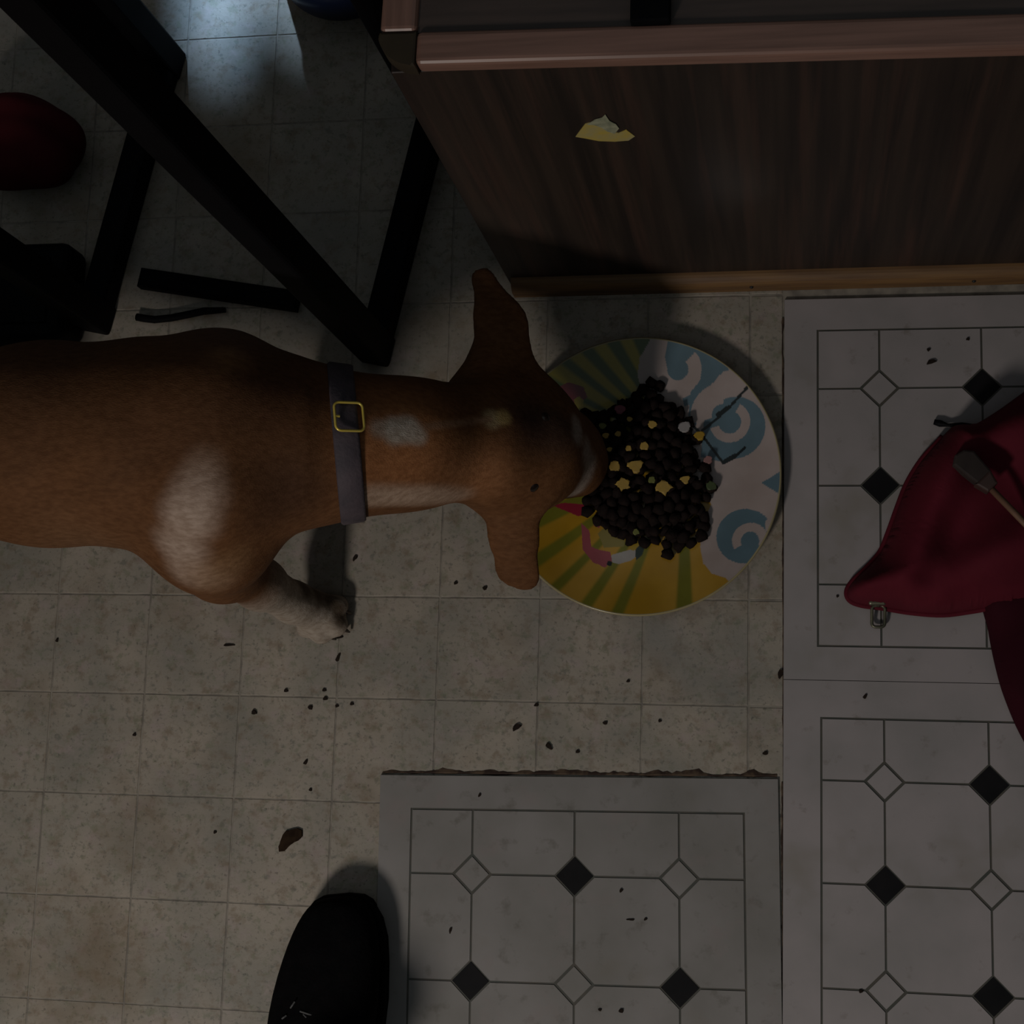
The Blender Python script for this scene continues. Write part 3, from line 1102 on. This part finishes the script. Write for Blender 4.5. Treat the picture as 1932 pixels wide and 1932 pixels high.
closed = [tuple(x) for x in pw] + [tuple(pw[0])]
qs = lo2 + rng.random((14000, 2)) * (hi2 - lo2)
qs = qs[inside(pw, qs[:, 0], qs[:, 1])]
qe = segdist(closed, qs[:, 0], qs[:, 1])


def scatter(keep, gap):
    got = []
    arr = np.zeros((0, 2))
    for q, e in zip(qs[keep], qe[keep]):
        if len(arr) and np.hypot(*(arr - q).T).min() < gap:
            continue
        arr = np.vstack([arr, q])
        got.append((q[0], q[1], e))
    return got


base_pts = scatter(qe > 0.0015, 0.0088)
qs, qe = qs[::-1], qe[::-1]
layer2 = scatter(qe > 0.012, 0.0094)
spots_ = []
for (x, y, e) in base_pts:
    r_ = math.hypot(x - PC[0], y - PC[1])
    spots_.append((x, y, float(plate_z(np.array(r_))) + 0.0043))
for (x, y, e) in layer2:
    spots_.append((x, y, 0.0065 + 0.0105 + 0.004 * min(1, (e - 0.012) / 0.03)))
spots_ = [s for s in spots_ if sdf(np.array([s]))[0] > 0.003][:300]
for s in spots_:
    o = bpy.data.objects.new('kibble', random.choice(kmesh))
    C.objects.link(o)
    o.location = s
    o.rotation_euler = (random.uniform(-.35, .35), random.uniform(-.35, .35), random.uniform(0, 6.28))
    sc = random.uniform(0.92, 1.12)
    o.scale = (sc, sc, sc)
    tag(o, KL, 'kibble', KG)


def top_of_pile(x, y):
    z = 0.0065
    for s in spots_:
        if math.hypot(s[0] - x, s[1] - y) < 0.008:
            z = max(z, s[2] + 0.003)
    return z


def morsel(px, py, size, kind, m, label, cat, group=None, flat_=0.5, pts=0):
    w = P(px, py, 0.022)
    w = P(px, py, top_of_pile(w[0], w[1]))
    bm = bmesh.new()
    n = 14
    ph = random.random() * 6
    out = []
    for i in range(n):
        a = 2 * math.pi * i / n
        r = size * (1 + (0.32 if pts else 0.14) * math.sin((pts or 3) * a + ph) + 0.1 * math.sin(5 * a + 2 * ph))
        out.append((w[0] + r * math.cos(a), w[1] + r * math.sin(a) * 0.9))
    prism(bm, out, w[2] - 0.0008, w[2] + size * flat_, size * 0.22)
    return tag(obj(kind, bm, m, smooth=False), label, cat, group)


for px, py, sz, pt in ((1199, 880, .0068, 3), (1160, 880, .0055, 0), (1216, 842, .0044, 0), (1252, 920, .0070, 4), (1176, 914, .0062, 5), (1293, 905, .0042, 3),
                       (1231, 801, .0042, 0), (1188, 791, .0028, 0), (1143, 822, .0032, 0), (1166, 819, .0030, 0), (1186, 846, .0030, 0), (1150, 848, .0026, 0)):
    morsel(px, py, sz, 'yellow_morsel', M_corn, 'bright yellow flake of food on top of the dark kibble', 'food flake', 'yellow flakes on the kibble', pts=pt)
M_olive = mat('olive_morsel', (0.16, 0.17, 0.035), 0.6, (0.11, 0.12, 0.03), 120)
for px, py, sz in ((1230, 906, .0036), (1137, 804, .0036), (1200, 1004, .0032)):
    morsel(px, py, sz, 'green_morsel', M_olive, 'small olive green fleck of food among the dark kibble', 'food flake', 'olive flecks in the kibble')
M_pinkm = mat('pink_morsel', (0.20, 0.05, 0.08), 0.6, (0.16, 0.04, 0.06), 120)
morsel(1170, 773, .0052, 'pink_morsel', M_pinkm, 'dark pink flake near the far end of the kibble heap', 'food flake')
morsel(1320, 823, .0050, 'yellow_lump', mat('deep_yellow', (0.40, 0.24, 0.015), 0.5, (0.33, 0.2, 0.015), 90), 'deep yellow round morsel at the heap edge touching the black printed line', 'food flake', flat_=0.9)
M_pale = mat('pale_morsel', (0.32, 0.30, 0.30), 0.6, (0.27, 0.25, 0.24), 80)
morsel(1291, 806, .0062, 'pale_morsel', M_pale, 'pale grey scrap at the right edge of the kibble heap', 'food flake')
morsel(1336, 868, .0042, 'pink_scrap', mat('dull_pink', (0.30, 0.15, 0.14), 0.6, (0.25, 0.13, 0.12), 80), 'dull pink scrap at the right edge below the black printed lines', 'food flake')
morsel(1342, 917, .0050, 'green_scrap', mat('dark_green_leaf', (0.05, 0.075, 0.02), 0.6, (0.04, 0.055, 0.02), 80), 'dark green scrap sticking out at the right of the heap', 'food flake')

# ------------------------------------------------------------------ crimson bag
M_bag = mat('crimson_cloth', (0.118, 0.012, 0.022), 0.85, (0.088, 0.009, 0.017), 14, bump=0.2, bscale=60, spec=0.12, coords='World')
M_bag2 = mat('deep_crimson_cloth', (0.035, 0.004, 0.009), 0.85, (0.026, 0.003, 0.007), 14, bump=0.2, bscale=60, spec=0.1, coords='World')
bag_px = [(2080, 640), (2000, 690), (1932, 738), (1880, 775), (1836, 800), (1796, 806), (1768, 835), (1738, 868), (1712, 910), (1694, 955), (1676, 1005), (1660, 1042), (1634, 1072),
          (1608, 1097), (1598, 1116), (1604, 1132), (1626, 1141), (1664, 1146), (1720, 1155), (1780, 1159), (1836, 1152), (1872, 1146), (1940, 1140), (2060, 1120), (2150, 900)]
low_px = [(1858, 1120), (1866, 1190), (1880, 1260), (1898, 1320), (1932, 1396), (1990, 1480), (2120, 1470), (2150, 1200), (2080, 1040), (1930, 1050)]
bag_w = [P(x, y, 0.012)[:2] for x, y in bag_px]
low_w = [P(x, y, 0.010)[:2] for x, y in low_px]
bag = empty('crimson_bag', (*P(1900, 980)[:2], 0.003), 'crimson zippered cloth bag slumped on the printed tile at the right', 'bag')


def smooth_poly(w, n=6):
    w = np.array(w)
    m = len(w)
    out = []
    for i in range(m):
        p0_, p1_, p2_, p3_ = w[i - 1], w[i], w[(i + 1) % m], w[(i + 2) % m]
        for t in np.linspace(0, 1, n, endpoint=False):
            out.append(0.5 * ((2 * p1_) + (-p0_ + p2_) * t + (2 * p0_ - 5 * p1_ + 4 * p2_ - p3_) * t * t + (-p0_ + 3 * p1_ - 3 * p2_ + p3_) * t ** 3))
    return np.array(out)


def pillow(poly, height, width, fold, name, m, parent, step=0.0035, z0=0.003):
    """closed soft shape over an outline: top height from the distance to the edge"""
    poly = smooth_poly(poly)
    ring = [tuple(p) for p in poly] + [tuple(poly[0])]
    bm = bmesh.new()
    edge = [bm.verts.new((p[0], p[1], 0)) for p in poly]
    f = bm.faces.new(edge)
    bmesh.ops.triangulate(bm, faces=[f])
    for _ in range(7):
        es = [e for e in bm.edges if e.calc_length() > step * 2.2]
        if not es:
            break
        bmesh.ops.subdivide_edges(bm, edges=es, cuts=1)
        bmesh.ops.triangulate(bm, faces=bm.faces[:])
        bmesh.ops.beautify_fill(bm, faces=bm.faces[:], edges=[e for e in bm.edges if not e.is_boundary])
    inner = [v for v in bm.verts if not v.is_boundary]
    for _ in range(10):
        bmesh.ops.smooth_vert(bm, verts=inner, factor=0.6, use_axis_x=True, use_axis_y=True)
    co = np.array([v.co[:2] for v in bm.verts])
    d = segdist(ring, co[:, 0], co[:, 1])
    t = np.clip(d / width, 0, 1)
    hgt = height * np.sqrt(np.clip(1 - (1 - t) ** 2, 0, 1)) * (1 + fold(co[:, 0], co[:, 1]))
    g = bmesh.ops.duplicate(bm, geom=bm.verts[:] + bm.edges[:] + bm.faces[:])
    bm.verts.ensure_lookup_table()
    n = len(co)
    rim = 0.004
    for i in range(n):
        bm.verts[i].co.z = z0 + rim + hgt[i]
    dup = [e for e in g['geom'] if isinstance(e, bmesh.types.BMVert)]
    for v in dup:
        v.co.z = z0
    top_e = [e for e in bm.edges if e.is_boundary]
    bmesh.ops.bridge_loops(bm, edges=top_e)
    return obj(name, bm, m, parent, smooth=True)


ctr = np.array(bag_w).mean(0)


def dir_to(pxa, pxb):
    a, b = P(*pxa, 0.03)[:2], P(*pxb, 0.03)[:2]
    return a, b


def ridge(x, y, pa, pb, w, amp):
    a, b = dir_to(pa, pb)
    return amp * np.exp(-(segdist([tuple(a), tuple(b)], x, y) / w) ** 2)


def bag_fold(x, y):
    return (ridge(x, y, (1800, 830), (1700, 1100), .020, .35) + ridge(x, y, (1640, 1110), (1760, 1140), .016, .3)
            - ridge(x, y, (1860, 900), (1760, 1100), .026, .22) + ridge(x, y, (1932, 1030), (1800, 1100), .026, .3)
            + ridge(x, y, (1932, 800), (1850, 830), .02, .3) + 0.03 * np.sin(x * 90 + y * 40))


pouch = pillow(bag_w, 0.058, 0.055, bag_fold, 'pouch', M_bag, bag)
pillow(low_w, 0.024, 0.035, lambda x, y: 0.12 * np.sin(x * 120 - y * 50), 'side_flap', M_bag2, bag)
# seam piping along the visible edge
bm = bmesh.new()
seam = smooth_poly([P(x, y, 0.012)[:2] for x, y in bag_px], 5)[28:112]
tube(bm, [(p[0], p[1], 0.009) for p in seam], 0.0028, 8)
obj('piping', bm, M_bag, bag, smooth=True)
# zip pull hanging over the near corner
M_zip = mat('dull_brass', (0.16, 0.15, 0.10), 0.4, (0.10, 0.10, 0.07), 60, metal=0.6)
za = P(1655, 1128, 0.022)
bm = bmesh.new()
box(bm, za + np.array([-.008, -.007, -.004]), za + np.array([.008, .007, .004]), 0.002, 2)
zp = obj('zip_slider', bm, M_zip, bag)
bm = bmesh.new()
zc = P(1657, 1163, 0.008)
pts = []
for (sx, sy, a0) in ((1, 1, 0), (-1, 1, 90), (-1, -1, 180), (1, -1, 270)):
    for a in np.linspace(a0, a0 + 90, 5):
        pts.append(zc + np.array([sx * .0025 + .0035 * math.cos(math.radians(a)), sy * .0065 + .0035 * math.sin(math.radians(a)), 0.004 * (sy * .5 + .5)]))
tube(bm, pts, 0.0016, 8, True)
obj('pull_ring', bm, M_zip, zp, smooth=True)
bm = bmesh.new()
tube(bm, [za + np.array([0, -.004, .001]), zc + np.array([0, .010, .006])], 0.0022, 8)
obj('pull_link', bm, M_zip, zp, smooth=True)
# tan strap with its end piece on top
M_tan = mat('tan_cord', (0.19, 0.10, 0.06), 0.6, (0.14, 0.075, 0.042), 60)
M_end = mat('brown_grey_end', (0.030, 0.020, 0.017), 0.8, (0.018, 0.011, 0.009), 50)


def bag_top(px, py, z):
    return P(px, py, z)


zt = 0.078
s0, s1_ = P(1868, 920, zt), P(1990, 1046, zt + 0.004)
bm = bmesh.new()
tube(bm, [s0, s0 * .5 + s1_ * .5, s1_], 0.0031, 10)
strap = obj('strap', bm, M_tan, bag, smooth=True)
ed = (P(1800, 856, zt) - P(1868, 920, zt))
ed /= np.linalg.norm(ed)
en = np.array([-ed[1], ed[0], 0])
bm = bmesh.new()
e0 = P(1850, 898, zt)
prism(bm, [(e0 + ed * a + en * b)[:2] for a, b in ((-.004, -.009), (.020, -.0115), (.027, -.006), (.029, .003), (.024, .0105), (-.004, .008))], zt - 0.010, zt + 0.006, 0.002)
obj('end_piece', bm, M_end, strap)
bm = bmesh.new()
e1_ = P(1866, 916, zt)
prism(bm, [(e1_ + ed * a + en * b)[:2] for a, b in ((-.004, -.006), (.009, -.010), (.009, .009), (-.004, .006))], zt - 0.008, zt + 0.007, 0.002)
obj('clasp', bm, mat('brown_clasp', (0.055, 0.030, 0.024), 0.6, (0.04, 0.02, 0.016), 60), strap)
# short black drawcord at the far edge
bm = bmesh.new()
tube(bm, [P(1850, 806, 0.016), P(1815, 801, 0.012), P(1788, 802, 0.008), P(1774, 799, 0.006), P(1762, 796, 0.006)], [.0022, .0022, .0016, .0034, .0026], 8)
obj('drawcord', bm, M_plastic, bag, smooth=True)

# ------------------------------------------------------------------ black shoe
M_shoe = mat('black_shoe_cloth', (0.003, 0.003, 0.0035), 0.9, (0.005, 0.0045, 0.005), 80, bump=0.3, bscale=300, spec=0.05)
M_sole = mat('black_rubber', (0.003, 0.003, 0.0035), 0.8, (0.005, 0.005, 0.005), 60, spec=0.06)
toe = P(640, 1690, 0.03)
back = P(606, 1932, 0.05)
sa_ = (toe - back)[:2]
sa_ /= np.linalg.norm(sa_)
sn_ = np.array([sa_[1], -sa_[0]])          # towards the right of the photograph
LEN = 0.275
heel = toe[:2] - sa_ * LEN
shoe = empty('shoe', (*(heel + sa_ * LEN / 2), 0), 'black cloth shoe at the bottom edge, toe towards the dog', 'shoe')
# s from toe, left half width, right half width, height
ST = [(0.000, -.004, .016, .034), (0.004, .018, .025, .042), (0.010, .027, .030, .047), (0.020, .034, .0375, .051), (0.038, .0415, .044, .056), (0.062, .0475, .0475, .062),
      (0.095, .053, .0500, .070), (0.130, .054, .049, .080), (0.165, .050, .045, .088), (0.200, .044, .041, .088), (0.235, .040, .038, .086), (0.258, .034, .033, .082), (0.270, .022, .022, .076), (0.275, .006, .006, .06)]


def loft(bm, stations, zf, n=28, close=True):
    rings = []
    for (s, lh, rh, h) in stations:
        c = toe[:2] - sa_ * s
        ring = []
        for k_ in range(n):
            a = 2 * math.pi * k_ / n
            x = math.copysign(abs(math.cos(a)) ** 0.75, math.cos(a))
            z = math.copysign(abs(math.sin(a)) ** 0.85, math.sin(a))
            w = rh if x > 0 else lh
            q = c + sn_ * x * w
            z0_, z1_ = zf(h)
            ring.append(bm.verts.new((q[0], q[1], z0_ + (z1_ - z0_) * (z * .5 + .5))))
        rings.append(ring)
    for a, b in zip(rings, rings[1:]):
        for k_ in range(n):
            bm.faces.new((a[k_], a[(k_ + 1) % n], b[(k_ + 1) % n], b[k_]))
    bm.faces.new(rings[0])
    bm.faces.new(rings[-1][::-1])


bm = bmesh.new()
loft(bm, ST, lambda h: (0.008, h))
upper = obj('upper', bm, M_shoe, shoe, smooth=True)
sub = upper.modifiers.new('smooth', 'SUBSURF')
sub.levels = sub.render_levels = 1
bm = bmesh.new()
out = []
for (s, lh, rh, h) in ST:
    out.append(toe[:2] - sa_ * (s - 0.0015) + sn_ * (rh + 0.0015))
for (s, lh, rh, h) in ST[::-1]:
    out.append(toe[:2] - sa_ * (s - 0.0015) - sn_ * (lh + 0.0015))
prism(bm, out, 0.0, 0.018, 0.002)
obj('sole', bm, M_sole, shoe)
# ankle opening with a dark sock, outside the frame
bm = bmesh.new()
oc = toe[:2] - sa_ * 0.215
lathe(bm, [(0, 0.06), (0.034, 0.06), (0.037, 0.10), (0.038, 0.16), (0.036, 0.17), (0, 0.17)], (oc[0], oc[1], 0), 32)
obj('sock', bm, M_shoe, shoe, smooth=True)
# pale scuff stitches near the frame edge
M_scuff = mat('grey_thread', (0.10, 0.10, 0.10), 0.8, (0.07, 0.07, 0.07), 100)
for (x0, y0, x1, y1) in ((556, 1890, 548, 1902), (566, 1908, 590, 1916), (572, 1914, 582, 1924), (540, 1916, 532, 1922), (558, 1926, 566, 1930)):
    zz = 0.072
    bm = bmesh.new()
    tube(bm, [P(x0, y0, zz), P((x0 + x1) / 2, (y0 + y1) / 2, zz + 0.001), P(x1, y1, zz)], 0.0008, 6)
    o = obj('thread', bm, M_scuff, shoe)
    # settle on the cloth
    mid = P((x0 + x1) / 2, (y0 + y1) / 2, zz)

# ------------------------------------------------------------------ crumbs, scraps and grime on the floor
M_crumb = mat('dark_crumb', (0.018, 0.014, 0.012), 0.9, (0.035, 0.024, 0.018), 200, spec=0.05)
M_scrap = mat('brown_scrap', (0.036, 0.022, 0.013), 0.9, (0.02, 0.012, 0.008), 150, spec=0.05)


def scrap(px, py, a, b, ang, label, name='crumb', cat='crumb', group=None, m=None, h=None, z=0.0):
    w = P(px, py, z)
    bm = bmesh.new()
    ph = random.random() * 6
    out = []
    for i in range(12):
        t = 2 * math.pi * i / 12
        r = 1 + 0.22 * math.sin(3 * t + ph) + 0.12 * math.sin(5 * t - ph)
        u, v = a * r * math.cos(t), b * r * math.sin(t)
        out.append((w[0] + u * math.cos(ang) - v * math.sin(ang), w[1] + u * math.sin(ang) + v * math.cos(ang)))
    hh = h or min(b * 0.9, 0.003)
    prism(bm, out, z, z + hh, min(hh * 0.4, b * 0.3))
    return tag(obj(name, bm, m or M_crumb), label, cat, group)


# one bigger brown scrap made of two lobes
w = P(549, 1586)
bm = bmesh.new()
lob = [(527, 1607), (526, 1597), (531, 1588), (534, 1575), (541, 1567), (552, 1566), (562, 1562), (571, 1566), (571, 1578), (563, 1586), (553, 1590), (545, 1597), (537, 1606)]
prism(bm, [P(x, y)[:2] for x, y in lob], 0, 0.0022, 0.0007)
tag(obj('brown_scrap', bm, M_scrap), 'largest brown scrap on the beige floor, above the black shoe', 'scrap')
CG = 'dark crumbs on the beige floor'
for px, py, a, b, ang, lab in (
        (670, 1053, .0032, .0018, .9, 'dark crumb on the beige floor between the dog leg and its near ear'),
        (432, 1217, .0060, .0012, .05, 'thin dark sliver on the beige floor left of the paw'),
        (638, 1241, .0045, .0016, 1.2, 'dark oblong crumb just below the dog paw'),
        (480, 1344, .0026, .0024, 0, 'round black speck on the floor left of the crumb cluster'),
        (975, 1372, .0045, .0026, .6, 'largest dark crumb on the beige floor above the lower printed tile'),
        (1036, 1408, .0040, .0022, -.9, 'curled brown crumb close above the lower printed tile'),
        (1142, 1364, .0022, .0016, .3, 'tiny brown crumb on the floor below the plate'),
        (1473, 1271, .0046, .0026, 1.1, 'black crumb wedged at the seam beside the right tiles'),
        (1444, 1421, .0024, .0018, .5, 'small dark crumb near the corner where the two printed tiles meet'),
        (577, 1438, .0028, .0016, .9, 'dark crumb on the floor above the big brown scrap'),
        (640, 1202, .0040, .0016, .2, 'brown crumb touching the tip of the dog paw'),
        (1012, 1330, .0022, .0016, .2, None), (1090, 1418, .0018, .0016, .2, None), (915, 1110, .0022, .0018, .2, None), (860, 1100, .0018, .0016, .4, None),
        (540, 1303, .0020, .0018, .1, None), (586, 1335, .0024, .0020, .1, None), (612, 1302, .0020, .0016, .1, None), (614, 1318, .0022, .0018, .1, None),
        (636, 1332, .0018, .0014, .1, None), (664, 1328, .0018, .0016, .1, None), (254, 1386, .0018, .0016, .1, None), (108, 1208, .0022, .0014, 1.2, None),
        (406, 1570, .0016, .0014, .1, None), (1245, 1360, .0016, .0014, .1, None), (1185, 1285, .0016, .0014, .1, None), (586, 1490, .0016, .0014, 0, None)):
    scrap(px, py, a, b, ang, lab or 'tiny dark speck of dirt on the beige floor', group=CG if lab is None else None)
for px, py, a, b, ang, lab in ((1757, 683, .0045, .0020, .3, 'black crumb with a smear near the top of the upper right tile'), (1752, 660, .0018, .0014, .5, None), (1826, 640, .0016, .0014, .2, None),
                               (1190, 1735, .0040, .0009, .05, 'thin dark dash on the lower printed tile, right of its middle'), (850, 1755, .0030, .0012, 1.3, 'upright dark crumb on the lower printed tile left of its middle'),
                               (1172, 1907, .0022, .0018, 0, None), (1132, 1905, .0016, .0012, 0, None), (1172, 1680, .0020, .0014, 1, None), (1218, 1734, .0016, .0012, .5, None),
                               (1624, 1870, .0018, .0016, .2, None), (1632, 1314, .0026, .0014, 1, 'olive crumb on the seam strip between the two right tiles'), (905, 1500, .0020, .0012, 1.2, None),
                               (1580, 1125, .0012, .0012, .2, None)):
    scrap(px, py, a, b, ang, lab or 'tiny dark speck on a printed vinyl tile', group='specks on the printed tiles' if lab is None else None, z=0.0029)
# grime packed along the far edge of the separate tile and beside the long seam
M_grime = mat('brown_grime', (0.034, 0.018, 0.012), 0.9, (0.10, 0.065, 0.04), 90, coords='World', ramp=(0.45, 0.6))


def grime(a, b, w0, name, label, z=0.0006, seed=1):
    r2 = np.random.default_rng(seed)
    n = 90
    a, b = np.array(a[:2]), np.array(b[:2])
    d = (b - a) / np.linalg.norm(b - a)
    nn = np.array([-d[1], d[0]])
    bm = bmesh.new()
    wl = np.convolve(r2.random(n + 4), np.ones(3) / 3, 'same')[:n] ** 2.2
    wr = np.convolve(r2.random(n + 4), np.ones(3) / 3, 'same')[:n] ** 2.2
    L_, R_, Lb, Rb = [], [], [], []
    for i in range(n):
        c = a + (b - a) * i / (n - 1)
        p, q = c + nn * w0 * (0.12 + 2.0 * wl[i]), c - nn * w0 * (0.12 + 0.6 * wr[i])
        L_.append(bm.verts.new((*p, z * .4)))
        R_.append(bm.verts.new((*q, z * .4)))
        Lb.append(bm.verts.new((*(c + nn * w0 * .1), z + 0.0012 * wl[i])))
    for i in range(n - 1):
        bm.faces.new((L_[i], L_[i + 1], Lb[i + 1], Lb[i]))
        bm.faces.new((Lb[i], Lb[i + 1], R_[i + 1], R_[i]))
    o = obj(name, bm, M_grime)
    return tag(o, label, 'grime', None, 'stuff')


grime(P(722, 1457), P(1466, 1464), 0.0042, 'grime', 'brown grime packed along the far edge of the lower printed tile', seed=3)
grime(P(1476, 600), P(1478, 1445), 0.0022, 'grime', 'dark dirt in the long seam beside the right hand tiles', seed=5)
grime(P(1475, 1475), P(1477, 1960), 0.0024, 'grime', 'dirt in the gap between the lower tile and the right hand tiles', seed=9)
